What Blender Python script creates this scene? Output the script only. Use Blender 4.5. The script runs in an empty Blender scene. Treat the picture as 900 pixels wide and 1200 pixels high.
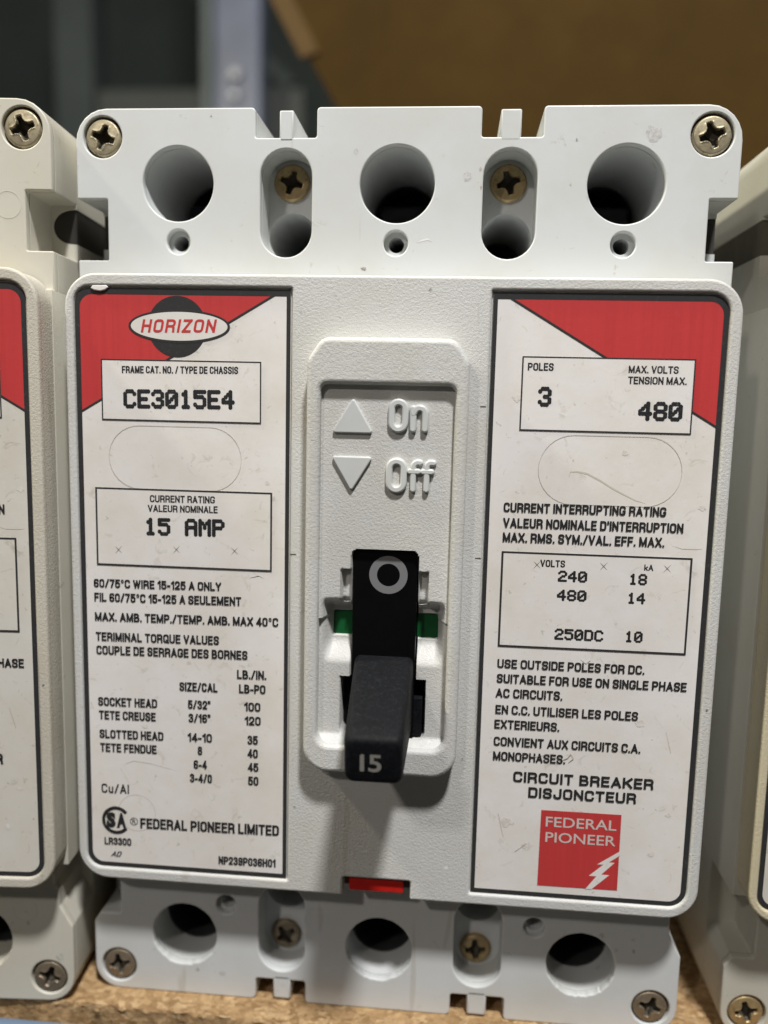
import bpy, bmesh, math, random
from mathutils import Vector, Matrix, noise
PI = math.pi
random.seed(4)
sc = bpy.context.scene
C = sc.collection
MM = 0.001
BASE = 84.06           # height of the centre line datum above the shelf, mm

# ------------------------------------------------------------------ camera
def rot(rx, ry, rz):
    return (Matrix.Rotation(rz, 3, 'Z') @ Matrix.Rotation(ry, 3, 'Y') @ Matrix.Rotation(rx, 3, 'X'))
def W(u, v, w):        # u right, v up, w toward the viewer (mm) -> world metres, shelf top at z = 0
    return Vector((u * MM, -w * MM, (v + BASE) * MM))
cam_d = bpy.data.cameras.new('camera'); cam = bpy.data.objects.new('camera', cam_d); C.objects.link(cam)
B2W = Matrix(((1, 0, 0), (0, 0, -1), (0, 1, 0)))
m = B2W @ rot(0.129, -0.082, -0.034).transposed()
cam.matrix_world = Matrix.Translation(W(10.166, 23.652, 132.995)) @ m.to_4x4()
cam_d.sensor_fit = 'HORIZONTAL'; cam_d.sensor_width = 36.0
cam_d.lens = 36.0 * 948.4 / 900.0
cam_d.clip_start = 0.005; cam_d.clip_end = 50
cam_d.dof.use_dof = True; cam_d.dof.focus_distance = 0.1262; cam_d.dof.aperture_fstop = 12.5
sc.camera = cam
sc.view_settings.view_transform = 'Standard'; sc.view_settings.look = 'None'
sc.view_settings.exposure = 0.0; sc.view_settings.gamma = 1.0

# ------------------------------------------------------------------ light
world = bpy.data.worlds.new('World'); sc.world = world; world.use_nodes = True
bg = world.node_tree.nodes['Background']
bg.inputs[0].default_value = (1.0, 0.93, 0.84, 1); bg.inputs[1].default_value = 0.054
def lamp(name, target, direction, dist, size, power, col):
    ld = bpy.data.lights.new(name, 'AREA'); ld.shape = 'DISK'; ld.size = size; ld.energy = power; ld.color = col
    o = bpy.data.objects.new(name, ld); C.objects.link(o)
    d = Vector(direction).normalized()
    o.location = W(*target) + (B2W @ d) * dist
    o.rotation_euler = (-(B2W @ d)).to_track_quat('-Z', 'Y').to_euler()
    return o
lamp('main_ceiling_lamp', (0, -20, 7), (0.38, 2.15, 1.0), 0.86, 0.078, 9.8, (0.995, 0.985, 0.975))
lamp('second_ceiling_lamp', (0, -20, 7), (-0.50, 0.85, 1.0), 0.80, 0.05, 1.15, (1.0, 0.92, 0.86))
lamp('side_ceiling_lamp', (52, 70, 0), (-1.0, 0.90, 0.12), 0.80, 0.05, 4.6, (1.0, 0.95, 0.74))

# ------------------------------------------------------------------ materials
class NT:
    def __init__(s, name):
        s.m = bpy.data.materials.new(name); s.m.use_nodes = True; s.t = s.m.node_tree; s.t.nodes.clear()
        s.out = s.n('ShaderNodeOutputMaterial'); s.b = s.n('ShaderNodeBsdfPrincipled'); s.l(s.b.outputs[0], s.out.inputs[0])
        s.tc = s.n('ShaderNodeTexCoord')
    def n(s, t, **k):
        x = s.t.nodes.new(t)
        for a, b in k.items(): setattr(x, a, b)
        return x
    def l(s, a, b): s.t.links.new(a, b)
    def noise(s, scale, detail=4, rough=0.6, stretch=None, dist=0.0, world=False):
        x = s.n('ShaderNodeTexNoise'); x.inputs['Scale'].default_value = scale; x.inputs['Detail'].default_value = detail
        x.inputs['Roughness'].default_value = rough; x.inputs['Distortion'].default_value = dist
        src = s.tc.outputs['Object']
        if stretch:
            mp = s.n('ShaderNodeMapping'); mp.inputs['Scale'].default_value = stretch; s.l(src, mp.inputs[0]); src = mp.outputs[0]
        s.l(src, x.inputs['Vector']); return x.outputs['Fac']
    def ramp(s, fac, stops):
        r = s.n('ShaderNodeValToRGB'); s.l(fac, r.inputs[0])
        while len(r.color_ramp.elements) < len(stops): r.color_ramp.elements.new(0.5)
        for e, (p, c) in zip(r.color_ramp.elements, stops):
            e.position = p; e.color = (*c, 1) if len(c) == 3 else c
        return r.outputs[0]
    def mix(s, fac, a, b, mode='MIX'):
        x = s.n('ShaderNodeMix', data_type='RGBA', blend_type=mode)
        for v, i in ((fac, 0), (a, 6), (b, 7)):
            if hasattr(v, 'links'): s.l(v, x.inputs[i])
            elif isinstance(v, (int, float)): x.inputs[i].default_value = v
            else: x.inputs[i].default_value = (*v, 1)
        return x.outputs[2]
    def bump(s, h, dist, strength=1.0, normal=None):
        x = s.n('ShaderNodeBump'); x.inputs['Distance'].default_value = dist; x.inputs['Strength'].default_value = strength
        s.l(h, x.inputs['Height'])
        if normal: s.l(normal, x.inputs['Normal'])
        s.l(x.outputs[0], s.b.inputs['Normal']); return x.outputs[0]
    def set(s, **k):
        for a, v in k.items():
            i = s.b.inputs[a.replace('_', ' ')]
            if hasattr(v, 'links'): s.l(v, i)
            else: i.default_value = (*v, 1) if isinstance(v, tuple) else v
        return s

g3 = lambda v: (v, v, v)
def plastic(name, col, textured, dirt=0.35, rough=0.42, dirtcol=(0.30, 0.25, 0.17)):
    s = NT(name)
    blotch = s.noise(55, 5, 0.6); spots = s.noise(420, 3, 0.7, dist=0.6); fine = s.noise(1500, 3, 0.6)
    c = s.mix(s.ramp(blotch, [(0.42, g3(0)), (0.72, g3(1))]), col, tuple(a * b for a, b in zip(col, (0.93, 0.91, 0.87))))
    c = s.mix(s.ramp(spots, [(0.66, g3(0)), (0.74, g3(dirt))]), c, dirtcol)
    # fine scuffs
    sc1 = s.noise(260, 2, 0.5, stretch=(1, 1, 0.12), dist=0.4)
    c = s.mix(s.ramp(sc1, [(0.70, g3(0)), (0.735, g3(dirt * 0.7))]), c, dirtcol)
    s.set(Base_Color=c, Roughness=s.ramp(fine, [(0.3, g3(rough - 0.06)), (0.7, g3(rough + 0.12))]))
    s.b.inputs['IOR'].default_value = 1.5
    s.b.inputs['Subsurface Weight'].default_value = 0.0
    if textured:
        a = s.noise(2300, 3, 0.55, dist=0.3); b2 = s.noise(5200, 2, 0.5)
        mx = s.mix(0.35, a, b2)
        s.bump(mx, 0.00013, 1.0)
    else:
        s.bump(s.noise(700, 4, 0.6), 0.000008, 1.0)
    return s.m
M = {}
M['smooth'] = plastic('moulded_white_plastic', (0.615, 0.635, 0.633), False, 0.35)
M['grain'] = plastic('grained_white_plastic', (0.60, 0.60, 0.58), True, 0.3, 0.5)
M['warm_smooth'] = plastic('aged_ivory_plastic', (0.60, 0.58, 0.50), False, 0.4)
M['warm_grain'] = plastic('aged_ivory_grained_plastic', (0.57, 0.54, 0.46), True, 0.4, 0.5)
M['cream_smooth'] = plastic('yellowed_plastic', (0.54, 0.53, 0.465), False, 0.5)
M['cream_grain'] = plastic('yellowed_grained_plastic', (0.60, 0.54, 0.38), True, 0.6, 0.35)

def paper(name, col, worn):
    s = NT(name)
    big = s.noise(70, 5, 0.65); mid = s.noise(330, 4, 0.7, dist=1.0); sp = s.noise(900, 2, 0.5, dist=0.5)
    c = s.mix(s.ramp(big, [(0.40, g3(0)), (0.70, g3(0.8))]), col, tuple(a * b for a, b in zip(col, (0.88, 0.85, 0.78))))
    c = s.mix(s.ramp(mid, [(0.60, g3(0)), (0.75, g3(0.5 * worn))]), c, (0.33, 0.30, 0.20))
    c = s.mix(s.ramp(sp, [(0.71, g3(0)), (0.77, g3(0.35 * worn))]), c, (0.16, 0.14, 0.11))
    s.set(Base_Color=c, Roughness=s.ramp(mid, [(0.3, g3(0.30)), (0.7, g3(0.5))]))
    s.bump(s.noise(450, 4, 0.55, dist=0.6), 0.00004, 0.5)
    return s.m
M['paper'] = paper('label_film', (0.80, 0.775, 0.75), 0.9)
M['paper_clean'] = paper('clean_label_film', (0.76, 0.74, 0.71), 0.0)
M['paper_old'] = paper('label_film_soiled', (0.68, 0.655, 0.60), 1.3)
def ink(name, col, rough=0.4, worn=0.0, wear=(0.6, 0.58, 0.55), lines=False):
    s = NT(name)
    c = col
    if lines:
        ln = s.noise(1500, 2, 0.5, stretch=(1, 1, 0.03))
        c = s.mix(s.ramp(ln, [(0.35, g3(0)), (0.65, g3(1))]), tuple(a * 0.97 for a in col), tuple(min(1, a * 1.04) for a in col))
    if worn:
        w_ = s.noise(1900, 4, 0.7)
        c = s.mix(s.ramp(w_, [(0.60, g3(0)), (0.78, g3(worn))]), c, wear)
    s.set(Base_Color=c, Roughness=rough)
    s.bump(s.noise(450, 4, 0.55, dist=0.6), 0.00004, 0.5)
    return s.m
M['black_ink'] = ink('black_print', (0.022, 0.022, 0.024), 0.42, 0.45, (0.30, 0.29, 0.28))
M['border_ink'] = ink('charcoal_border_print', (0.032, 0.032, 0.033), 0.4, 0.2, (0.3, 0.3, 0.3))
M['red_ink'] = ink('red_print', (0.53, 0.048, 0.048), 0.38, 0.10, (0.60, 0.20, 0.2), True)
M['white_ink'] = ink('white_print', (0.62, 0.56, 0.52), 0.45)
M['score'] = ink('dark_scored_mark', (0.25, 0.235, 0.21), 0.5)
M['oval'] = ink('faint_cut_line', (0.56, 0.53, 0.49), 0.5)
M['crease'] = ink('cut_line_in_label', (0.42, 0.39, 0.34), 0.5)
M['crease_light'] = ink('scored_mark_in_label', (0.70, 0.69, 0.66), 0.5)
M['grey_ink'] = ink('grey_pad_print', (0.20, 0.20, 0.205), 0.45, 0.3, (0.08, 0.08, 0.08))
def simple(name, col, rough=0.5, metal=0.0, bsc=900, bd=0.00001, spec=0.5, var=0.25):
    s = NT(name); f = s.noise(bsc * 0.35, 5, 0.65)
    c = s.mix(s.ramp(f, [(0.35, g3(0)), (0.7, g3(1))]), col, tuple(a * (1 - var) for a in col))
    s.set(Base_Color=c, Roughness=rough, Metallic=metal); s.b.inputs['Specular IOR Level'].default_value = spec
    s.bump(s.noise(bsc, 4, 0.6), bd, 1.0); return s.m
s = NT('scuffed_black_handle_plastic')
f = s.noise(1500, 5, 0.75, dist=0.5); f2 = s.noise(140, 4, 0.6)
c = s.mix(s.ramp(f, [(0.50, g3(0)), (0.9, g3(1))]), (0.0045, 0.005, 0.0065), (0.022, 0.024, 0.029))
s.set(Base_Color=c, Roughness=s.ramp(f2, [(0.3, g3(0.52)), (0.7, g3(0.68))])); s.bump(s.noise(2600, 3, 0.6), 0.00006, 1.0); s.b.inputs['Specular IOR Level'].default_value = 0.16; M['handle'] = s.m
M['slide'] = simple('glossy_black_plastic', (0.0035, 0.0035, 0.004), 0.25, spec=0.25)
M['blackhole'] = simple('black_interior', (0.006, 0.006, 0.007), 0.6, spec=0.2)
M['number'] = ink('worn_silver_number_paint', (0.26, 0.25, 0.225), 0.5, 0.5, (0.10, 0.10, 0.10))
M['green'] = simple('green_indicator_plastic', (0.008, 0.10, 0.028), 0.3)
M['red_tab'] = simple('red_trip_button_plastic', (0.62, 0.018, 0.012), 0.25)
M['tab_wall'] = simple('dark_olive_plastic', (0.10, 0.085, 0.055), 0.6)  # dark olive tone for the button recess and the nicks
def metal(name, c1, c2, c3):
    s = NT(name); a = s.noise(420, 5, 0.7, dist=0.7); b = s.noise(1300, 3, 0.6)
    c = s.mix(s.ramp(a, [(0.35, g3(0)), (0.65, g3(1))]), c1, c2)
    c = s.mix(s.ramp(b, [(0.55, g3(0)), (0.72, g3(0.7))]), c, c3)
    s.set(Base_Color=c, Roughness=s.ramp(b, [(0.3, g3(0.36)), (0.7, g3(0.6))]), Metallic=0.6); s.bump(s.noise(900, 4, 0.7), 0.00004, 1.0); return s.m
M['zinc'] = metal('dull_zinc_plated_steel', (0.46, 0.405, 0.28), (0.36, 0.31, 0.20), (0.18, 0.15, 0.10))
M['brass'] = metal('yellow_passivated_steel', (0.50, 0.38, 0.20), (0.38, 0.28, 0.14), (0.20, 0.13, 0.07))
M['rusty'] = metal('brown_aged_steel', (0.30, 0.25, 0.18), (0.24, 0.19, 0.13), (0.14, 0.10, 0.07))
M['channel_shade_brown'] = simple('painted_brown_channel_shade', (0.11, 0.095, 0.07), 0.7)  # lighter brown shade colour of the channel plug, right breaker only
M['channel_shade'] = simple('painted_channel_shade', (0.035, 0.031, 0.026), 0.6)  # shade of the open side channel put into a colour
M['void_shade'] = simple('painted_void_shade', (0.035, 0.037, 0.038), 0.5)  # dark tone standing for shade deep in the wire openings
M['recess_tone'] = simple('dark_brown_screw_recess', (0.065, 0.055, 0.038), 0.5, 0.2)  # darker brown for the screw recess
M['lug'] = simple('dark_terminal_metal', (0.02, 0.022, 0.024), 0.45, 0.3)
# particle board
s = NT('particle_board_chips')
v1 = s.n('ShaderNodeTexVoronoi'); v1.inputs['Scale'].default_value = 1150; v1.inputs['Randomness'].default_value = 1
mp = s.n('ShaderNodeMapping'); mp.inputs['Scale'].default_value = (0.55, 1.1, 1.3); mp.inputs['Rotation'].default_value = (0, 0.1, 0.35)
dn = s.n('ShaderNodeTexNoise'); dn.inputs['Scale'].default_value = 160; dn.inputs['Detail'].default_value = 3
s.l(s.tc.outputs['Object'], dn.inputs['Vector'])
vm = s.n('ShaderNodeVectorMath', operation='MULTIPLY_ADD'); vm.inputs[1].default_value = (0.006, 0.006, 0.006)
s.l(dn.outputs['Color'], vm.inputs[0]); s.l(s.tc.outputs['Object'], vm.inputs[2]); s.l(vm.outputs[0], mp.inputs[0]); s.l(mp.outputs[0], v1.inputs['Vector'])
sp = s.n('ShaderNodeSeparateColor'); s.l(v1.outputs['Color'], sp.inputs[0])
c = s.ramp(sp.outputs[0], [(0.0, (0.27, 0.16, 0.065)), (0.2, (0.38, 0.235, 0.105)), (0.6, (0.46, 0.295, 0.14)), (1.0, (0.58, 0.40, 0.21))])
c = s.mix(s.ramp(s.noise(900, 4, 0.7), [(0.45, g3(0)), (0.75, g3(0.6))]), c, (0.17, 0.09, 0.035))
s.set(Base_Color=c, Roughness=0.8)
b1 = s.bump(s.noise(800, 5, 0.7, dist=0.8), 0.0004, 1.0); b2 = s.bump(sp.outputs[1], 0.0002, 0.8, b1); M['board'] = s.m
s = NT('blue_grey_rack_paint')
c = s.mix(s.ramp(s.noise(120, 5, 0.7), [(0.5, g3(0)), (0.75, g3(0.5))]), (0.17, 0.235, 0.33), (0.12, 0.15, 0.20))
s.set(Base_Color=c, Roughness=0.42); s.bump(s.noise(600, 3, 0.6), 0.00005); M['beam'] = s.m
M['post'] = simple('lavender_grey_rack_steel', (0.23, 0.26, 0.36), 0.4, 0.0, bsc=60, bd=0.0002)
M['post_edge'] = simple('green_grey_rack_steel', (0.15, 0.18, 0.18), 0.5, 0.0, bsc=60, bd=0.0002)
M['bright'] = simple('bolt_highlight_steel', (0.42, 0.43, 0.50), 0.3, 0.3, bsc=60, bd=0.0001)  # pale tone for the painted highlights on the post bolts
M['kraft'] = simple('brown_cardboard', (0.070, 0.0385, 0.0068), 0.9, bsc=60, bd=0.0003, spec=0.2, var=0.3)
M['kraft_light'] = simple('cut_cardboard_edge', (0.13, 0.08, 0.03), 0.85, bsc=60, bd=0.0003, spec=0.2)
M['wall'] = simple('dark_green_grey_painted_wall', (0.23, 0.28, 0.265), 0.8, bsc=8, bd=0.002, spec=0.2)
M['panel'] = simple('grey_sheet_panel', (0.125, 0.135, 0.125), 0.7, bsc=12, bd=0.002, spec=0.2)
M['dark_beam'] = simple('dark_roof_steel', (0.115, 0.135, 0.13), 0.7, bsc=20, bd=0.002, spec=0.2)

# ------------------------------------------------------------------ mesh helpers
def finish(name, bm, mat, parent=None, smooth=35, kind=None):
    caps = []
    if smooth == 35:
        bm.normal_update()
        for e in bm.edges:
            q = [abs(f_.normal.y) > 0.9995 for f_ in e.link_faces]
            caps.append(len(q) == 2 and q[0] != q[1])
    me = bpy.data.meshes.new(name); bm.to_mesh(me); bm.free()
    me.materials.append(mat)
    if smooth:
        for p_ in me.polygons: p_.use_smooth = True
        me.set_sharp_from_angle(angle=math.radians(smooth))
        if any(caps):
            for e, c_ in zip(me.edges, caps):
                if c_: e.use_edge_sharp = True
    o = bpy.data.objects.new(name, me); C.objects.link(o)
    if parent: o.parent = parent
    if kind: o['kind'] = kind
    return o
def circle(cx, cy, r, n=40, flat=None):
    return [(cx + r * math.cos(2 * PI * i / n), cy + r * math.sin(2 * PI * i / n)) for i in range(n)]
def rrect(u0, u1, v0, v1, r, n=7):
    """rounded rectangle, r = radius or (bl, br, tr, tl)"""
    if not isinstance(r, tuple): r = (r,) * 4
    pts = []
    for (cx, cy, a0, rr) in ((u0 + r[0], v0 + r[0], PI, r[0]), (u1 - r[1], v0 + r[1], 1.5 * PI, r[1]), (u1 - r[2], v1 - r[2], 0, r[2]), (u0 + r[3], v1 - r[3], 0.5 * PI, r[3])):
        if rr < 0.01: pts.append((cx, cy)); continue
        for i in range(n + 1):
            a = a0 + 0.5 * PI * i / n; pts.append((cx + rr * math.cos(a), cy + rr * math.sin(a)))
    return pts
def stadium(u, v0, v1, r, n=16):
    return [(u + r * math.cos(PI * i / n), v1 - r + r * math.sin(PI * i / n)) for i in range(n + 1)] + \
           [(u + r * math.cos(PI + PI * i / n), v0 + r + r * math.sin(PI + PI * i / n)) for i in range(n + 1)]
def rounded(poly, radii, n=6):
    """round each corner of a polygon by its own radius"""
    out = []; N = len(poly)
    for i, (p, r) in enumerate(zip(poly, radii)):
        if r <= 0: out.append(p); continue
        P = Vector(p); A = (Vector(poly[i - 1]) - P).normalized(); B = (Vector(poly[(i + 1) % N]) - P).normalized()
        ang = A.angle(B); d = r / math.tan(ang / 2); c = P + (A + B).normalized() * (r / math.sin(ang / 2))
        a0 = P + A * d - c; a1 = P + B * d - c
        t0 = math.atan2(a0.y, a0.x); t1 = math.atan2(a1.y, a1.x); dt = (t1 - t0 + PI) % (2 * PI) - PI
        for k in range(n + 1):
            t = t0 + dt * k / n; out.append((c.x + r * math.cos(t), c.y + r * math.sin(t)))
    return out
def curve_bm(loops, half, bevel, bres=2):
    cu = bpy.data.curves.new('outline', 'CURVE'); cu.dimensions = '2D'; cu.fill_mode = 'BOTH'
    cu.extrude = max(half - bevel, 0); cu.bevel_depth = bevel; cu.bevel_resolution = bres; cu.offset = -bevel
    for lp in loops:
        s_ = cu.splines.new('POLY'); s_.points.add(len(lp) - 1); s_.use_cyclic_u = True
        for q, (x, y) in zip(s_.points, lp): q.co = (x, y, 0, 1)
    o = bpy.data.objects.new('outline', cu); C.objects.link(o)
    dg = bpy.context.evaluated_depsgraph_get(); me = bpy.data.meshes.new_from_object(o.evaluated_get(dg))
    bm = bmesh.new(); bm.from_mesh(me)
    bpy.data.objects.remove(o); bpy.data.curves.remove(cu); bpy.data.meshes.remove(me)
    return bm
def plate_bm(loops, w0, w1, bevel=0.25, bres=2, into=None):
    bm = curve_bm(loops, (w1 - w0) / 2, bevel, bres); mid = (w0 + w1) / 2
    bmesh.ops.remove_doubles(bm, verts=bm.verts, dist=0.0005)
    for v in bm.verts: x, y, z = v.co; v.co = W(x, y, z + mid)
    bmesh.ops.recalc_face_normals(bm, faces=bm.faces)
    if into is not None:
        me = bpy.data.meshes.new('t'); bm.to_mesh(me); bm.free(); into.from_mesh(me); bpy.data.meshes.remove(me); return into
    return bm
def flat_bm(loops, w, into=None):
    """a printed sheet: one face layer looking at the viewer"""
    bm = curve_bm(loops, 0, 0)
    bmesh.ops.remove_doubles(bm, verts=bm.verts, dist=0.0002)
    for v in bm.verts: x, y, z = v.co; v.co = W(x, y, w)
    # no doubled faces
    seen = set(); kill = []
    for f_ in bm.faces:
        k = tuple(sorted(v.index for v in f_.verts))
        if k in seen: kill.append(f_)
        seen.add(k)
    if kill: bmesh.ops.delete(bm, geom=kill, context='FACES_ONLY')
    for f_ in bm.faces:
        f_.normal_update()
        if f_.normal.y > 0: f_.normal_flip()
    if into is not None:
        me = bpy.data.meshes.new('t'); bm.to_mesh(me); bm.free(); into.from_mesh(me); bpy.data.meshes.remove(me); return into
    return bm
def box_bm(bm, u0, u1, v0, v1, w0, w1, bevel=0):
    r = bmesh.ops.create_cube(bm, size=1)
    for v in r['verts']:
        x, y, z = v.co; v.co = W(u0 + (x + .5) * (u1 - u0), v0 + (z + .5) * (v1 - v0), w0 + (.5 - y) * (w1 - w0))
    if bevel:
        es = list({e for v in r['verts'] for e in v.link_edges})
        bmesh.ops.bevel(bm, geom=es, offset=bevel * MM, segments=2, affect='EDGES', profile=0.5)
    return bm
def height_bm(u0, u1, v0, v1, step, fn, keep=lambda u, v: True):
    bm = bmesh.new(); nu = round((u1 - u0) / step); nv = round((v1 - v0) / step); g = {}
    for i in range(nu + 1):
        for j in range(nv + 1):
            u = u0 + (u1 - u0) * i / nu; v = v0 + (v1 - v0) * j / nv
            if keep(u, v): g[i, j] = bm.verts.new(W(u, v, fn(u, v)))
    for i in range(nu):
        for j in range(nv):
            q = [g.get(k) for k in ((i, j), (i + 1, j), (i + 1, j + 1), (i, j + 1))]
            if all(q): bm.faces.new(q)
    return bm
def sst(a, b, x):
    t = max(0.0, min(1.0, (x - a) / (b - a))); return t * t * (3 - 2 * t)

# ------------------------------------------------------------------ lettering
def text_mesh(body, bold=0.03, shear=0.0, gap=1.0):
    cu = bpy.data.curves.new('t', 'FONT'); cu.body = body; cu.size = 1; cu.offset = bold; cu.resolution_u = 3; cu.fill_mode = 'FRONT'
    cu.shear = shear; cu.space_character = gap
    o = bpy.data.objects.new('t', cu); C.objects.link(o); dg = bpy.context.evaluated_depsgraph_get()
    me = bpy.data.meshes.new_from_object(o.evaluated_get(dg)); bpy.data.objects.remove(o); bpy.data.curves.remove(cu)
    return me
_h = text_mesh('H', 0.0); CAP = max(v.co.y for v in _h.vertices)
def text(body, u0, u1, base, cap, w, mat, parent, bold=0.03, shear=0.0, slope=0.0, name='lettering', gap=1.0, push=None):
    me = text_mesh(body, bold, shear, gap)
    xs = [v.co.x for v in me.vertices]; a, b = min(xs), max(xs); sx = (u1 - u0) / (b - a); sy = cap / (CAP + 2 * bold)
    uc = (u0 + u1) / 2
    for v in me.vertices:
        u = u0 + (v.co.x - a) * sx; vv = base + (v.co.y + bold) * sy + (u - uc) * slope
        v.co = W(u, vv, w + (push(u, vv) if push else 0))
    me.materials.append(mat); me.name = name
    bm = bmesh.new(); bm.from_mesh(me)
    for f_ in bm.faces:
        f_.normal_update()
        if f_.normal.y > 0: f_.normal_flip()
    bm.to_mesh(me); bm.free()
    o = bpy.data.objects.new(name, me); C.objects.link(o); o.parent = parent; return o
GL = {'A': (.62, [[(0, 0), (.5, 1), (1, 0)], [(.18, .28), (.82, .28)]]), 'B': (.56, [[(0, .0), (0, 1), (.9, 1, 9), (.9, .52, 9), (0, .52)], [(0, .52), (1, .52, 9), (1, 0, 9), (0, 0)]]),
 'C': (.56, [[(1, .79), (1, 1, 9), (0, 1, 9), (0, 0, 9), (1, 0, 9), (1, .21)]]), 'D': (.57, [[(0, 0), (0, 1), (1, 1, 9), (1, 0, 9), (0, 0)]]),
 'E': (.48, [[(1, 1), (0, 1), (0, 0), (1, 0)], [(0, .52), (.9, .52)]]), 'F': (.46, [[(1, 1), (0, 1), (0, 0)], [(0, .50), (.88, .50)]]),
 'G': (.58, [[(1, .79), (1, 1, 9), (0, 1, 9), (0, 0, 9), (1, 0, 9), (1, .42), (.7, .42)]]), 'H': (.57, [[(0, 0), (0, 1)], [(1, 0), (1, 1)], [(0, .52), (1, .52)]]),
 'I': (0, [[(0, 0), (0, 1)]]), 'J': (.48, [[(1, 1), (1, 0, 9), (0, 0, 9), (0, .3)]]), 'K': (.58, [[(0, 0), (0, 1)], [(1, 1), (.05, .40)], [(.35, .58), (1, 0)]]),
 'L': (.45, [[(0, 1), (0, 0), (1, 0)]]), 'M': (.72, [[(0, 0), (0, 1)], [(1, 0), (1, 1)], [(.03, .95), (.5, .05)], [(.5, .05), (.97, .95)]]), 'N': (.57, [[(0, 0), (0, 1)], [(1, 0), (1, 1)], [(.05, .93), (.95, .07)]]),
 'O': (.58, [[(0, .5), (0, 1, 9), (1, 1, 9), (1, 0, 9), (0, 0, 9), (0, .5)]]), 'P': (.54, [[(0, 0), (0, 1), (1, 1, 9), (1, .44, 9), (0, .44)]]),
 'Q': (.58, [[(0, .5), (0, 1, 9), (1, 1, 9), (1, 0, 9), (0, 0, 9), (0, .5)], [(.6, .25), (1.05, -.04)]]), 'R': (.57, [[(0, 0), (0, 1), (1, 1, 9), (1, .47, 9), (0, .47)], [(.72, .47), (.95, .35, 2), (1, 0)]]),
 'S': (.55, [[(1, .80), (1, 1, 9), (0, 1, 9), (0, .56, 9), (1, .46, 9), (1, 0, 9), (0, 0, 9), (0, .20)]]), 'T': (.54, [[(0, 1), (1, 1)], [(.5, 0), (.5, 1)]]),
 'U': (.57, [[(0, 1), (0, 0, 9), (1, 0, 9), (1, 1)]]), 'V': (.60, [[(0, 1), (.5, 0), (1, 1)]]), 'W': (.86, [[(0, 1), (.25, 0), (.5, .95), (.75, 0), (1, 1)]]),
 'X': (.58, [[(0, 0), (1, 1)], [(0, 1), (1, 0)]]), 'Y': (.58, [[(0, 1), (.5, .45), (1, 1)], [(.5, 0), (.5, .45)]]), 'Z': (.52, [[(0, 1), (1, 1), (0, 0), (1, 0)]]),
 '0': (.50, [[(0, .5), (0, 1, 9), (1, 1, 9), (1, 0, 9), (0, 0, 9), (0, .5)]]), '1': (.24, [[(1, 0), (1, 1), (.0, .78)]]),
 '2': (.50, [[(0, .70), (0, 1, 9), (1, 1, 9), (1, .55, 5), (0, .05), (0, 0), (1, 0)]]), '3': (.50, [[(0, .82), (0, 1, 9), (.95, 1, 9), (.95, .53, 9), (.5, .53)], [(.5, .53), (1, .53, 9), (1, 0, 9), (0, 0, 9), (0, .18)]]),
 '4': (.52, [[(.76, 0), (.76, 1), (0, .27), (1.05, .27)]]), '5': (.50, [[(.95, 1), (.08, 1), (0, .50), (0, .62, 4), (1, .62, 9), (1, 0, 9), (0, 0, 9), (0, .17)]]),
 '6': (.50, [[(1, .86), (1, 1, 9), (0, 1, 9), (0, 0, 9), (1, 0, 9), (1, .53, 9), (0, .53, 5), (0, .40)]]), '7': (.48, [[(0, 1), (1, 1), (.35, 0)]]),
 '8': (.50, [[(.5, .53), (.06, .53, 9), (.06, 1, 9), (.94, 1, 9), (.94, .53, 9), (.5, .53)], [(.5, .53), (0, .53, 9), (0, 0, 9), (1, 0, 9), (1, .53, 9), (.5, .53)]]),
 '9': (.50, [[(0, .14), (0, 0, 9), (1, 0, 9), (1, 1, 9), (0, 1, 9), (0, .47, 9), (1, .47, 5), (1, .6)]]),
 '.': (0, [[(0, 0), (0, .02)]]), '/': (.36, [[(0, -.02), (1, 1.02)]]), '-': (.26, [[(0, .36), (1, .36)]]), "'": (0, [[(0, .78), (0, 1)]]), '"': (.18, [[(0, .80), (0, 1)], [(1, .80), (1, 1)]]),
 '\u00b0': (.26, [[(0, .85), (0, 1.04, 9), (1, 1.04, 9), (1, .66, 9), (0, .66, 9), (0, .85)]]), 'u': (.42, [[(0, .66), (0, 0, 9), (1, 0, 9), (1, .66)], [(1, 0), (1, .2)]]), 'l': (0, [[(0, 0), (0, 1)]]),
 'k': (.42, [[(0, 0), (0, 1)], [(1, .62), (.05, .25)], [(.4, .40), (1, 0)]])}
def ribbon(bm, pts, t, place):
    P = [Vector(p) for p in pts]
    Q = [P[0]]
    for p in P[1:]:
        if (p - Q[-1]).length > 1e-4: Q.append(p)
    P = Q
    if len(P) < 2: return
    closed = (P[0] - P[-1]).length < 1e-4
    if closed: P = P[:-1]
    n = len(P); L = []
    if not closed:
        P[0] = P[0] + (P[0] - P[1]).normalized() * t / 2; P[-1] = P[-1] + (P[-1] - P[-2]).normalized() * t / 2
    for i in range(n):
        a = (P[i] - P[i - 1]).normalized() if (i or closed) else (P[1] - P[0]).normalized()
        b = (P[(i + 1) % n] - P[i]).normalized() if (i < n - 1 or closed) else a
        m_ = a + b
        m_ = m_.normalized() if m_.length > 1e-3 else Vector((-a.y, a.x))
        nn = Vector((-m_.y, m_.x)); k = 1 / max(0.55, abs(nn.dot(Vector((-a.y, a.x)))))
        L.append((bm.verts.new(place(P[i] + nn * t / 2 * k)), bm.verts.new(place(P[i] - nn * t / 2 * k))))
    for i in range(n if closed else n - 1):
        A, B = L[i], L[(i + 1) % n]; bm.faces.new((A[0], A[1], B[1], B[0]))
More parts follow.
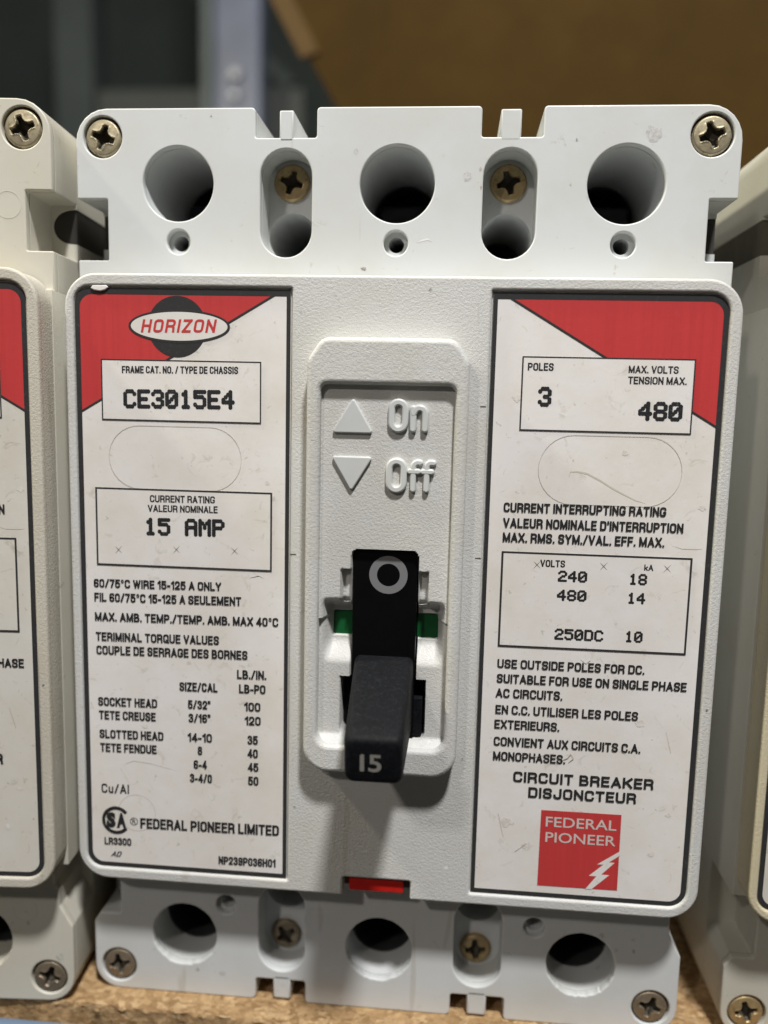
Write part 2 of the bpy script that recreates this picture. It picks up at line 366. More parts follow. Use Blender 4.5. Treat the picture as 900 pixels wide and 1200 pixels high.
def grot(body, u0, u1, base, cap, w, mat, parent, weight=0.19, shear=0.0, slope=0.0, name='lettering', gap=0.10):
    t = weight * cap
    ws = [(.26 if ch == ' ' else GL[ch][0]) for ch in body]
    # total = sum(widths)*k + n*t + gaps*k
    n = len(body); fixed = sum(0 if ch == ' ' else t for ch in body)
    free = sum(ws) + gap * (n - 1)
    avail = (u1 - u0) - shear * cap * 0.9
    k = (avail - fixed) / free
    x = u0; bm = bmesh.new(); uc = (u0 + u1) / 2; zc = 0
    for ch, wd in zip(body, ws):
        if ch == ' ': x += wd * k + gap * k; continue
        W_ = wd * k
        for j, st in enumerate(GL[ch][1]):
            hh = cap - t
            pts = [(x + t / 2 + q[0] * W_, base + t / 2 + q[1] * hh) for q in st]
            rad = [0 if len(q) < 3 else (min(W_ * 0.47, hh * 0.235) if q[2] == 9 else cap * .02 * q[2]) for q in st]
            pts = open_round(pts, rad)
            runs = [[pts[0]]]
            for q_ in range(1, len(pts)):
                runs[-1].append(pts[q_])
                if q_ < len(pts) - 1:
                    d0 = Vector(pts[q_]) - Vector(pts[q_ - 1]); d1 = Vector(pts[q_ + 1]) - Vector(pts[q_])
                    if d0.length > 1e-5 and d1.length > 1e-5 and d0.angle(d1) > 0.8: runs.append([pts[q_]])
            for run in runs:
                zc += 1
                zz = w + 0.003 * (zc % 6)
                ribbon(bm, run, t if ch not in '\u00b0' else t * .6, lambda p: W(p.x + shear * (p.y - base), p.y + (p.x - uc) * slope, zz))
        x += W_ + t + gap * k
    for f_ in bm.faces:
        f_.normal_update()
        if f_.normal.y > 0: f_.normal_flip()
    return finish(name, bm, mat, parent, smooth=0)
def open_round(pts, rad, n=4):
    out = []
    for i, (p, r) in enumerate(zip(pts, rad)):
        if r <= 0 or i == 0 or i == len(pts) - 1: out.append(p); continue
        P = Vector(p); A = Vector(pts[i - 1]) - P; B = Vector(pts[i + 1]) - P
        if A.length < 1e-6 or B.length < 1e-6: out.append(p); continue
        ra = min(r, A.length * 0.98 if i - 1 == 0 else A.length / 2.02, B.length * .98 if i + 1 == len(pts) - 1 else B.length / 2.02); a, b = P + A.normalized() * ra, P + B.normalized() * ra
        for k in range(n + 1):
            q = k / n; # quadratic-ish superellipse corner
            c1 = a.lerp(P, .58); c2 = b.lerp(P, .58)
            out.append(tuple(a * (1 - q) ** 3 + c1 * 3 * q * (1 - q) ** 2 + c2 * 3 * q * q * (1 - q) + b * q ** 3))
    return out
DOTS = {'C': '01110 10001 10000 10000 10000 10001 01110', 'E': '11111 10000 10000 11110 10000 10000 11111',
        '3': '01110 10001 00001 00110 00001 10001 01110', '0': '01110 10001 10011 10101 11001 10001 01110',
        '1': '00100 01100 00100 00100 00100 00100 01110', '5': '11111 10000 11110 00001 00001 10001 01110',
        '4': '00010 00110 01010 10010 11111 00010 00010', 'A': '01110 10001 10001 11111 10001 10001 10001',
        'M': '10001 11011 10101 10101 10001 10001 10001', 'P': '11110 10001 10001 11110 10000 10000 10000',
        '8': '01110 10001 10001 01110 10001 10001 01110', '2': '01110 10001 00001 00110 01000 10000 11111',
        'D': '11110 10001 10001 10001 10001 10001 11110'}
def dot_text(body, u0, u1, base, cap, w, mat, parent, fat=0.72, slope=0.0):
    n = len(body); cols = n * 6 - 1; px = (u1 - u0) / cols; py = cap / 7; bm = bmesh.new(); uc = (u0 + u1) / 2
    for k, ch in enumerate(body):
        if ch == ' ': continue
        for r, row in enumerate(DOTS[ch].split()):
            for c_, on in enumerate(row):
                if on != '1': continue
                x = u0 + (k * 6 + c_ + .5) * px; y = base + cap - (r + .5) * py; y += (x - uc) * slope
                z = w + 0.006 * ((r % 2) * 2 + c_ % 2)
                bm.faces.new([bm.verts.new(W(x + fat * px * math.cos(a), y + fat * py * math.sin(a), z)) for a in [PI / 8 + i * PI / 4 for i in range(8)]])
    return finish('lettering', bm, mat, parent, smooth=0)
def frame(u0, u1, v0, v1, t, w, mat, parent, r=0.0, name='printed_frame', r_in=None):
    a = rrect(u0, u1, v0, v1, r); ri = r_in if r_in is not None else (tuple(max(x - t, 0) for x in r) if isinstance(r, tuple) else max(r - t, 0))
    b = rrect(u0 + t, u1 - t, v0 + t, v1 - t, ri)
    return finish(name, flat_bm([a, b], w), mat, parent, smooth=0)

# ------------------------------------------------------------------ the circuit breaker (one of three)
def thing(name, label, cat, group=None):
    o = bpy.data.objects.new(name, None); C.objects.link(o); o.empty_display_size = 0.02
    o['label'] = label; o['category'] = cat
    if group: o['group'] = group
    return o
GROUP = 'circuit breakers standing side by side on the shelf'
root = thing('circuit_breaker', 'white circuit breaker in the middle with black toggle handle marked 15 and two labels', 'circuit breaker', GROUP)

H1 = 6.55; LW = 6.10
# upper terminal block --------------------------------------------------------
def mirror_screws(): pass
bmT = bmesh.new()
def top_outline(notch=True, side=True, back=False):
    p, r = [(-52.4, 41.0)], [0]
    def add(u, v, q=0.25): p.append((u, v)); r.append(q)
    add(52.4, 41.0, 0)
    if side:
        add(52.4, 47.2); add(48.1, 47.2); add(48.1, 56.5); add(52.4, 56.5)
    add(52.4, 70.3, 5.2)
    for a, b in ((22.5, 13.0), (-12.9, -22.8)):
        add(a, 70.3, 0.6); add(a, 65.7, 0.4); add(b, 65.7, 0.4); add(b, 70.3, 0.6)
    add(-52.4, 70.3, 5.2)
    if side:
        add(-52.4, 56.3); add(-47.3, 56.3); add(-47.3, 46.6); add(-52.4, 46.6)
    return rounded(p, r)
bore_hole = lambda x, v: circle(x, v, 2.05, 28)
big_top = [circle(-35.5, 58.66, 5.85, 56), circle(0, 58.66, 5.95, 56), circle(35.5, 58.66, 5.95, 56)]
# the left hole has a straight lower left flank
big_top[0] = [(-35.5 + 5.85 * math.cos(a) * (1 if not (PI * 1.03 < a < PI * 1.36) else 0.985), 58.66 + 5.85 * math.sin(a)) for a in [2 * PI * i / 56 for i in range(56)]]
small_top = [circle(x, 49.62, 1.95, 28) for x in (-35.5, 0, 35.5)]
small_in = [circle(x, 49.62, 1.25, 24) for x in (-35.5, 0, 35.5)]
slot_top = [stadium(x, 47.3, 64.05, 4.2) for x in (-17.8, 17.7)]
screw_top = [circle(x, 65.9, 3.25, 36) for x in (-47.92, 47.92)]
low_hole = [circle(x, 51.5, 4.14, 40) for x in (-17.8, 17.7)]
plate_bm([top_outline()] + big_top + small_top + slot_top + screw_top, -1.6, 0, 0.22, into=bmT)
plate_bm([top_outline()] + big_top + small_in + slot_top + screw_top, -6.4, -1.6, 0, 0, into=bmT)
plate_bm([top_outline()] + big_top + small_in + low_hole + [bore_hole(x, 60.35) for x in (-17.95, 17.75)] , -10.0, -6.4, 0, 0, into=bmT)
def _x(pts, vc, r=3.7):
    return pts
p2 = top_outline(side=False)
def with_side_cut(outline_pts, vc, r):
    """cut a half round channel in both side walls"""
    out = []
    N = len(outline_pts)
    for i, p in enumerate(outline_pts):
        out.append(p); q = outline_pts[(i + 1) % N]
        if abs(p[0] - q[0]) < 1e-6 and abs(abs(p[0]) - 52.4) < 1e-3 and (p[1] - vc) * (q[1] - vc) < 0:
            s_ = 1 if p[0] > 0 else -1; up = q[1] > p[1]
            arc = [(s_ * (52.4 - (r + 1.2) * math.sin(a) ** 0.8), vc - r * math.cos(a)) for a in [PI * k / 14 for k in range(15)]]
            out += arc if up else arc[::-1]
    return out
plate_bm([with_side_cut(p2, 53.0, 2.9)] + big_top + small_in + low_hole, -34, -10.0, 0, 0, into=bmT)
plate_bm([with_side_cut(p2, 53.0, 2.9)], -74, -34, 0, 0, into=bmT)
for (a, b) in ((15.9, 19.1), (-18.9, -16.6)):
    box_bm(bmT, a, b, 65.0, 69.85, -30, 0, 0.25)
top_block = finish('terminal_block', bmT, M['smooth'], root)
top_block['label'] = 'upper terminal block with three wire openings'
for s__ in (-1, 1):
    finish('channel_shade_plug', plate_bm([[(s__ * 52.3, 50.15)] + [(s__ * (52.35 - 4.1 * math.sin(a) ** 0.8), 53.0 - 2.88 * math.cos(a)) for a in [PI * k / 14 for k in range(1, 14)]] + [(s__ * 52.3, 55.85)]], -60, -10.3, 0, 0), M['channel_shade'], top_block)  # dark plug filling the channel; its colour stands for shade
# lower terminal block
bmL = bmesh.new()
def bot_outline(side=True):
    p, r = [], []
    def add(u, v, q=0.4): p.append((u, v)); r.append(q)
    add(-52.4 if not side else -47.4, -57.0, 0)
    if side:
        add(-47.4, -69.2); add(-51.2, -69.2, 0.5); add(-52.4, -71.0, 0.8)
    add(-52.4, -84.06, 4.6)
    for a, b in ((-22.3, -13.2), (13.0, 22.5)):
        add(a, -84.06, 0.9); add(a, -79.9, 0.5); add(b, -79.9, 0.5); add(b, -84.06, 0.6)
    add(52.4, -84.06, 4.6)
    if side:
        add(52.4, -69.5, 1.2); add(50.2, -65.5, 0.6); add(50.2, -62.6, 0.4); add(49.2, -61.6, 0.4); add(49.2, -59.5, 0.35); add(47.4, -59.5, 0.3)
    add(52.4 if not side else 47.4, -57.0, 0)
    return rounded(p, r)
def burr(x, y, r, amp, n=110):
    return [(x + (r + amp * max(0, noise.noise(Vector((x + 3 * math.cos(t) * 2, y + 3 * math.sin(t) * 2, 1)) * 1.7)) * (1 if math.sin(t) < -0.2 else 0.35)) * math.cos(t), y + (r + amp * noise.noise(Vector((x + 6 * math.cos(t), y + 6 * math.sin(t), 1)) * 1.7) * (1 if math.sin(t) < -0.2 else 0.3)) * math.sin(t)) for t in [2 * PI * i / n for i in range(n)]]
big_bot = [circle(x, -72.36, 5.85, 56) for x in (-35.5, 0, 35.5)]
burr_bot = [burr(x, -72.36, 5.92, 0.24) for x in (-35.5, 0, 35.5)]
small_bot = [circle(x, -66.05, 1.85, 28) for x in (-27.8, 27.2)]
small_bin = [circle(x + .1, -66.05, 1.35, 24) for x in (-27.8, 27.2)]
slot_bot = [stadium(x, -78.2, -61.4, 4.2) for x in (-17.6, 17.5)]
screw_bot = [circle(x, -79.45, 3.25, 36) for x in (-47.92, 47.92)]
low_bot = [circle(x, -65.3, 4.14, 40) for x in (-17.6, 17.5)]
plate_bm([bot_outline()] + burr_bot + small_bot + slot_bot + screw_bot, -1.4, 0, 0.25, into=bmL)
plate_bm([bot_outline()] + big_bot + small_bin + slot_bot + screw_bot, -6.0, -1.4, 0, 0, into=bmL)
plate_bm([bot_outline()] + big_bot + low_bot + [bore_hole(x, -74.6) for x in (-17.85, 17.4)], -10.0, -6.0, 0, 0, into=bmL)
plate_bm([bot_outline(False)] + big_bot + low_bot, -34, -10, 0, 0, into=bmL)
plate_bm([bot_outline(False)], -74, -34, 0.3, 1, into=bmL)
for (a, b) in ((16.0, 19.4), (-19.1, -15.9)):
    box_bm(bmL, a, b, -83.6, -79.0, -30, 0, 0.35)
bot_block = finish('terminal_block', bmL, M['smooth'], root)
bot_block['label'] = 'lower terminal block resting on the shelf'
for blk, cy in ((top_block, 58.66), (bot_block, -72.36)):
    for x in (-35.5, 0, 35.5):
        finish('opening_shade_tube', plate_bm([circle(x, cy, 5.83, 40), circle(x, cy, 5.55, 40)], -33, -24 if cy > 0 else -7.5, 0.02, 0), M['void_shade'], blk)  # added dark tube, painting the shade of the deep opening
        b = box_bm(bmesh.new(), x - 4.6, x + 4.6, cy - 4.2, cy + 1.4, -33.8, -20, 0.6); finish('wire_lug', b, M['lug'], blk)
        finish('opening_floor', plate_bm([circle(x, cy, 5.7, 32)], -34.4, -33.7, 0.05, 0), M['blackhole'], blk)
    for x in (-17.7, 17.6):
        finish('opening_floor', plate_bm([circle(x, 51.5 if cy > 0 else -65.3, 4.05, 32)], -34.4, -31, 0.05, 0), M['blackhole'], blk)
# housing behind the cover
finish('housing', plate_bm([rrect(-52.4, 52.4, -57.2, 41.2, 0.3)], -74, 1.0, 0.25, 1), M['smooth'], root)
# screws ---------------------------------------------------------------------
def screw_bm(rot_, R=2.95, arm=1.9, half=0.46, crown=0.55):
    c0, s0 = math.cos(rot_), math.sin(rot_)
    def fn(u, v):
        r = math.hypot(u, v); a, b = abs(u * c0 + v * s0), abs(-u * s0 + v * c0)
        h = crown * (1 - (r / R) ** 2) * 0.5 - 0.35 * sst(R * 0.90, R, r)
        L, S = max(a, b), min(a, b)
        wd = half * (1.0 - 0.25 * min(L / arm, 1)) + 0.62 * max(0, 1 - L / 1.25) ** 1.3
        d = (1 - sst(wd - 0.10, wd + 0.16, S)) * (1 - sst(arm - 0.22, arm + 0.10, L))
        depth = 2.0 * (1 - 0.6 * min(L / arm, 1))
        rim = 0.07 * math.exp(-((S - wd - 0.2) / 0.16) ** 2) * (1 if L < arm else 0)
        return h - d * depth + rim
    bm = height_bm(-R - .02, R + .02, -R - .02, R + .02, 0.1, lambda u, v: fn(u, v), lambda u, v: math.hypot(u, v) <= R + 0.05)
    # straight skirt down from the head
    ring = [e for e in bm.edges if len(e.link_faces) == 1]
    ex = bmesh.ops.extrude_edge_only(bm, edges=ring)
    for v in [g for g in ex['geom'] if isinstance(g, bmesh.types.BMVert)]:
        v.co.y += 1.6 * MM; 
    for v in bm.verts:
        v.co.z -= BASE * MM
    bmesh.ops.recalc_face_normals(bm, faces=bm.faces)
    if sum(f_.normal.y for f_ in bm.faces) > 0: bmesh.ops.reverse_faces(bm, faces=bm.faces)
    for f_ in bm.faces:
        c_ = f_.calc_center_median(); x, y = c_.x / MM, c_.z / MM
        if math.hypot(x, y) < R * 0.8 and -c_.y / MM < crown * 0.5 * (1 - (math.hypot(x, y) / R) ** 2) - 0.38: f_.material_index = 1  # darker brown on faces down in the cross recess
    return bm
def add_screw(u, v, w, rt, mat, crown=0.55, R=2.95):
    o = finish('screw', screw_bm(rt, R=R, crown=crown), mat, root, smooth=50); o.data.materials.append(M['recess_tone']); o.location = W(u, v, w); return o
screws = []
for (u, v, w, rt, mk, cr, R) in [(-47.92, 65.9, -0.25, -0.32, 'zinc', .45, 2.97), (47.92, 65.9, -0.25, 0.32, 'zinc', .4, 2.97), (-18.0, 60.35, -5.6, -0.30, 'brass', .7, 3.0), (17.75, 60.35, -5.6, 0.28, 'brass', .7, 3.0),
              (-47.92, -79.45, -0.25, 0.25, 'rusty', .5, 2.97), (47.92, -79.45, -0.25, -0.30, 'rusty', .5, 2.97), (-17.9, -74.6, -5.2, 0.62, 'rusty', .7, 2.8), (17.4, -74.6, -5.2, 0.10, 'brass', .7, 2.8)]:
    screws.append(add_screw(u, v, w, rt, M[mk], cr, R))
# cover ------------------------------------------------------------------------
bmC = bmesh.new()
cov = rrect(-51.9, 52.35, -58.3, 43.6, (5.2, 5.2, 5.2, 5.2), 10)
handle_cut = [(-7.4, 2.5), (7.4, 2.5), (7.4, -30), (-7.4, -30)]
inner_cut = rrect(-10.3, 10.4, -30.8, 27.2, 0.8)
cov_low = rounded([(-51.8, -58.2), (-5.9, -58.2), (-5.9, -55.0), (5.5, -55.0), (5.5, -58.2), (52.25, -58.2), (52.25, 43.5), (-51.8, 43.5)], [5.2, .2, .2, .2, .2, 5.2, 5.2, 5.2], 10)
cov_top = rounded([(-51.9, -58.3), (-5.9, -58.3), (-5.9, -55.0), (5.5, -55.0), (5.5, -58.3), (52.35, -58.3), (52.35, 43.6), (-51.9, 43.6)], [5.2, .4, .4, .4, .4, 5.2, 5.2, 5.2], 10)
pocketL = rrect(-50.45, -15.35, -56.32, 41.6, (2.7, .3, .3, 2.7)); pocketR = rrect(15.35, 50.55, -56.32, 41.6, (.3, 3.0, 3.0, .3))
plate_bm([cov_low, inner_cut], 0.6, 5.3, 0, 0, into=bmC)
plate_bm([cov_low, inner_cut], 5.2, 5.82, 0, 0, into=bmC)
plate_bm([cov_top, pocketL, pocketR, inner_cut], 5.0, H1, 0.42, 3, into=bmC)
cover = finish('cover', bmC, M['grain'], root)
bez_out = rounded([(-12.3, -34.9), (12.35, -34.9), (12.35, 30.6), (10.2, 34.0), (-10.0, 34.0), (-12.3, 30.6)], [4.0, 4.0, 2.5, 2.5, 2.5, 2.5], 8)
bez_in = rrect(-10.15, 10.3, -30.3, 27.0, (2.0, 2.0, 1.1, 1.1), 6)
bz = plate_bm([bez_out, bez_in], 6.4, 10.2, 0.75, 4)
# slight draft on the outer walls
bezel = finish('handle_bezel', bz, M['grain'], root)
def floor_h(u, v):
    h = 8.75
    e = 1 - sst(8.2, 10.0, abs(u - 0.1))           # groove fades toward the side walls
    lower = 8.75 - 0.9 * (1 - sst(-17.3, -16.4, v)) if v < -12 else 8.75
    lower = 8.75 if v > -10 else 7.9
    gro = sst(-5.9, -7.6, -0) if False else 0
    t = 1 - sst(-8.3, -6.3, v)                     # falls into the groove from above
    b = sst(-17.4, -13.6, v)                       # climbs out below
    g = min(t, b)
    h = lower * 1.0 - (lower - 5.6) * g * e if v < -5 else 8.75
    if v <= -5 and v > -10: h = 8.75 - (8.75 - 5.6) * g * e
    # small relieved pockets either side of the slide
    for c_ in (-5.9, 6.3):
        k = (1 - sst(0.55, 0.85, abs(u - c_))) * (1 - sst(2.6, 2.9, abs(v + 4.6))); h -= 1.6 * k * (1 - g)
    # green window recess
    for c_ in (-6.5, 7.2):
        k = (1 - sst(1.65, 1.85, abs(u - c_))) * (1 - sst(1.9, 2.1, abs(v + 11.2))); h -= 0.9 * k
    # fillet to lower bar
    h += 1.6 * (1 - sst(-30.8, -28.9, v))
    # slot for the handle
    hw = 5.15 if v > -19.6 else 6.75
    du = abs(u - 0.2) - hw; dv = max(v - 1.45, -29.3 - v)
    cr = 1.1
    a, b_ = du + cr, dv + cr
    d = math.hypot(max(a, 0), max(b_, 0)) + min(max(a, b_), 0) - cr
    if d < 0.12: h = h * sst(-0.12, 0.12, d) + 1.0 * (1 - sst(-0.12, 0.12, d))
    return h
fl = height_bm(-10.45, 10.6, -31.6, 27.6, 0.2, floor_h)
bmesh.ops.recalc_face_normals(fl, faces=fl.faces)
if sum(f_.normal.y for f_ in fl.faces) > 0: bmesh.ops.reverse_faces(fl, faces=fl.faces)
finish('recess_floor', fl, M['grain'], bezel, smooth=60)
# raised arrows and words
for tri in ([(-8.5, 19.62), (-2.0, 19.62), (-5.2, 25.1)], [(-8.5, 16.05), (-2.0, 16.05), (-5.3, 10.6)]):
    if tri[2][1] < tri[0][1]: tri = tri[::-1]
    finish('raised_arrow', plate_bm([rounded(tri, [.35, .35, .35])], 8.5, 9.3, 0.22, 3), M['smooth'], bezel)
def tube(paths, r=0.56, z0=8.95, sq=0.75):
    bm = bmesh.new()
    for path, cyc in paths:
        z0 += 0.035; r -= 0.012
        P = [Vector((a, b)) for a, b in path]
        n = len(P); rings = []
        for i, p in enumerate(P):
            a = P[i - 1] if (i or cyc) else P[i]; b = P[(i + 1) % n] if (i < n - 1 or cyc) else P[i]
            t = (b - a).normalized(); nn = Vector((-t.y, t.x))
            rings.append([bm.verts.new(W(p.x + nn.x * r * c_, p.y + nn.y * r * c_, z0 + h_)) for c_, h_ in ((-1.0, -0.5), (-1.0, 0.12), (-0.82, 0.36), (-0.5, 0.46), (0.5, 0.46), (0.82, 0.36), (1.0, 0.12), (1.0, -0.5))])
        for i in range(n if cyc else n - 1):
            A, B = rings[i], rings[(i + 1) % n]
            for k in range(7): bm.faces.new((A[k], A[k + 1], B[k + 1], B[k]))
        if not cyc:
            for R_, sgn, tt in ((rings[0], 1, (P[0] - P[1]).normalized()), (rings[-1], -1, (P[-1] - P[-2]).normalized())):
                c_ = P[0] if R_ is rings[0] else P[-1]; nn = Vector((-tt.y, tt.x)); prev = None
                prof = ((1.0, -0.5), (1.0, 0.12), (0.82, 0.36), (0.5, 0.46))
                top = bm.verts.new(W(c_.x, c_.y, z0 + 0.46)); cols = []
                for k in range(9):
                    an = -PI / 2 + PI * k / 8; dr = tt * math.cos(an) + nn * math.sin(an)
                    cols.append([bm.verts.new(W(c_.x + dr.x * r * q, c_.y + dr.y * r * q, z0 + h_)) for q, h_ in prof])
                for k in range(8):
                    for j in range(3): bm.faces.new((cols[k][j], cols[k][j + 1], cols[k + 1][j + 1], cols[k + 1][j]))
                    bm.faces.new((cols[k][3], top, cols[k + 1][3]))
    bmesh.ops.remove_doubles(bm, verts=bm.verts, dist=0.00001); bmesh.ops.recalc_face_normals(bm, faces=bm.faces)
    if sum(f_.normal.y for f_ in bm.faces) > 0: bmesh.ops.reverse_faces(bm, faces=bm.faces)
    return bm
def ring_path(u0, u1, v0, v1): return stadium((u0 + u1) / 2, v0, v1, (u1 - u0) / 2, 10)
def arc(cx, cy, r, a0, a1, n=7): return [(cx + r * math.cos(math.radians(a0 + (a1 - a0) * k / n)), cy + r * math.sin(math.radians(a0 + (a1 - a0) * k / n))) for k in range(n + 1)]
r_ = 0.56
finish('raised_lettering', tube([(ring_path(0.16 + r_, 3.35 - r_, 19.81 + r_, 25.06 - r_), True)]), M['smooth'], bezel)
finish('raised_lettering', tube([([(4.0, 19.9 + r_), (4.0, 24.1 - r_)], False), ([(4.05, 22.8)] + arc(5.0, 22.85, .82, 150, 0) + [(5.82, 19.9 + r_)], False)]), M['smooth'], bezel)
finish('raised_lettering', tube([(ring_path(-0.01 + r_, 3.35 - r_, 10.54 + r_, 16.06 - r_), True)]), M['smooth'], bezel)
for x in (4.25, 6.3):
    finish('raised_lettering', tube([([(x, 10.67 + r_), (x, 14.6)] + arc(x + 0.75, 14.65, .75, 175, 70), False), ([(x - 0.55, 14.0), (x + 0.75, 14.0)], False)], r=0.5), M['smooth'], bezel)
# slide, windows, handle
bmS = plate_bm([rrect(-4.9, 5.3, -30.0, 1.25, (.8, .8, 1.0, 1.0))], 1.5, 7.75, 0.12, 1)
slide = finish('slide_plate', bmS, M['slide'], root)
finish('off_symbol', flat_bm([circle(0.72, -2.6, 3.05, 48), circle(0.72, -2.6, 1.82, 40)], 7.77), M['grey_ink'], slide, smooth=0)
for (a, b) in ((-8.3, -5.0), (5.4, 8.9)):
    finish('indicator_window', plate_bm([rrect(a, b, -13.4, -9.1, .5)], 4.0, 5.15, 0.1, 1), M['green'], root)
finish('slot_liner', plate_bm([rrect(-6.7, 7.1, -29.6, -19.3, .5)], 1.0, 4.2, 0.05, 0), M['blackhole'], root)
finish('pivot_block', box_bm(bmesh.new(), 4.9, 6.7, -28.9, -22.6, 2.0, 7.6, 0.2), M['handle'], root)
def handle_bm():
    bm = bmesh.new(); rings = []
    secs = []
    for t, ins, corner in ((-0.12, 0, 1.0), (0.0, 0, 1.0), (0.3, 0, 1.05), (0.6, 0, 1.1), (0.86, 0, 1.15), (0.955, 0.0, 1.2), (0.982, 0.14, 1.15), (0.996, 0.42, 1.0), (1.0, 0.8, 0.8)):
        w = 5 + 21.3 * t
        u0 = -4.5 + 0.95 * t + ins; u1 = 5.15 - 0.45 * t - ins
        vt = -15.0 - 6.95 * t - ins; vb = -27.6 - 1.5 * t + ins
        ring = []
        for (x, y) in rrect(u0, u1, vb, vt, corner, 5):
            ring.append(bm.verts.new(W(x, y, w + 0.16 * (y + 22) * max(t, 0))))
        rings.append(ring)
    for A, B in zip(rings, rings[1:]):
        n = len(A)
        for k in range(n): bm.faces.new((A[k], A[(k + 1) % n], B[(k + 1) % n], B[k]))
    bm.faces.new(rings[-1]); bm.faces.new(rings[0][::-1])
    bmesh.ops.recalc_face_normals(bm, faces=bm.faces)
    return bm
handle = finish('toggle_handle', handle_bm(), M['handle'], root, smooth=60)
endp = lambda u, v: 0.16 * (v + 22)
bmN = flat_bm([rounded([(-1.3, -27.1), (-0.7, -27.1), (-0.7, -24.4), (-1.1, -24.4), (-1.3, -24.65)], [.1] * 5, 3)], 26.33)
for v in bmN.verts: v.co.y -= endp(0, v.co.z / MM - BASE) * MM
finish('rating_number', bmN, M['number'], handle, smooth=0)
text('5', -0.1, 1.75, -27.1, 2.72, 26.33, M['number'], handle, bold=0.018, name='rating_number', push=endp)
# trip button
finish('button_recess', plate_bm([rrect(-6.2, 5.8, -58.1, -54.7, .3)], 1.05, 3.4, 0.1, 1), M['tab_wall'], root)
finish('trip_button', plate_bm([rrect(-4.9, 4.4, -57.9, -55.4, .35)], 3.0, 5.6, 0.3, 2), M['red_tab'], root)
for (x, y) in ((14.6, 24.1), (14.7, 0.39), (-14.8, -0.13)):
    finish('moulding_nick', box_bm(bmesh.new(), x - .45, x + .45, y - .10, y + .10, H1 - .2, H1 + .02), M['tab_wall'], cover)

# labels -------------------------------------------------------------------------
z0, z1, z2, z3, z4, z5 = LW, LW + .02, LW + .04, LW + .06, LW + .08, LW + .10
SL = 0.012
def label_base(side):
    if side < 0: o_ = rrect(-50.35, -15.6, -56.2, 41.35, (2.6, .15, .15, 2.6)); 
    else: o_ = rrect(15.6, 50.45, -56.2, 41.35, (.15, 2.6, 2.6, .15))
    lab = finish('nameplate', plate_bm([o_], 5.8, z0, 0.03, 1), M['paper'], root)
    if side < 0: i_ = rrect(-49.55, -16.25, -55.45, 40.35, (2.0, .05, .05, 2.0))
    else: i_ = rrect(16.25, 49.65, -55.45, 40.35, (.05, 2.0, 2.0, .05))
    finish('printed_border', flat_bm([o_, i_], z2), M['border_ink'], lab, smooth=0)
    s_ = side
    red = [(s_ * 17.5, 40.85), (s_ * 50.0, 40.85), (s_ * 50.0, 21.6)]
    if s_ < 0: red = red[::-1]
    finish('red_corner', flat_bm([rounded(red, [0, 2.0, 0], 5)], z1), M['red_ink'], lab, smooth=0)
    d = Vector((s_ * 31.4, -18.6)).normalized(); n_ = Vector((-d.y, d.x)) * 0.17
    a, b = Vector((s_ * 18.0, 40.6)), Vector((s_ * 49.8, 21.8))
    finish('printed_line', flat_bm([[tuple(a + n_), tuple(b + n_), tuple(b - n_), tuple(a - n_)]], z2 + .005), M['border_ink'], lab, smooth=0)
    return lab
def xmark(u, v, lab, s=0.95):
    bm = bmesh.new()
    for k, (a, L) in enumerate(((0.85, s), (-0.8, s * .9))):
        d = Vector((math.cos(a), math.sin(a))) * L; n_ = Vector((-d.y, d.x)).normalized() * 0.06
        c_ = Vector((u, v))
        bm.faces.new([bm.verts.new(W(*(q), z5 + .005 * k)) for q in (c_ + d + n_ * .3, c_ - n_ * 1.2, c_ - d - n_ * .3, c_ + n_ * 1.2)])
    finish('scored_mark', bm, M['score'], lab, smooth=0)
L = label_base(-1)
L['label'] = 'left label with the oval logo and the torque table'
# logo
finish('logo_globe', flat_bm([circle(-33.73, 35.5, 4.75, 48)], z3), M['border_ink'], L, smooth=0)
finish('logo_ellipse_rim', flat_bm([[( -33.4 + 8.2 * math.cos(a), 35.55 + 2.6 * math.sin(a)) for a in [2 * PI * i / 64 for i in range(64)]]], z4), M['border_ink'], L, smooth=0)
finish('logo_ellipse', flat_bm([[( -33.4 + 7.8 * math.cos(a), 35.55 + 2.22 * math.sin(a)) for a in [2 * PI * i / 64 for i in range(64)]]], z4 + .02), M['paper_clean'], L, smooth=0)
grot('HORIZON', -39.6, -27.3, 34.58, 2.05, z5 + .02, M['red_ink'], L, 0.19, 0.2, 0.012, gap=.2)
def box(u0, u1, v0, v1, t, lab):
    finish('box_ground', flat_bm([rrect(u0, u1, v0, v1, 0)], z4), M['paper'], lab, smooth=0)
    frame(u0, u1, v0, v1, t, z4 + .01, M['border_ink'], lab)
box(-46.25, -20.2, 20.6, 30.3, .22, L); box(-47.65, -18.35, -3.2, 9.7, .3, L)
finish('cut_line', flat_bm([stadium(0, 0, 21.9, 5.15), stadium(0, .09, 21.81, 5.06)], z3), M['oval'], L, smooth=0)
o_ = L.children[-1] if False else [c for c in L.children if c.name.startswith('cut_line')][-1]
def rot_oval(o, cu_, cv_):
    for v in o.data.vertices:
        u = v.co.x / MM; vv = v.co.z / MM - BASE; v.co = W(cu_ + (vv - 10.95), cv_ - u, z3)
rot_oval(o_, -34.3, 14.75)
for (x, y) in ((-43.9, -0.53), (-34.16, -0.15), (-24.49, -0.01)): xmark(x, y, L)
finish('cut_line', flat_bm([circle(-41.6, -46.2, 3.3, 40), circle(-41.6, -46.2, 3.22, 40)], z1), M['oval'], L, smooth=0)
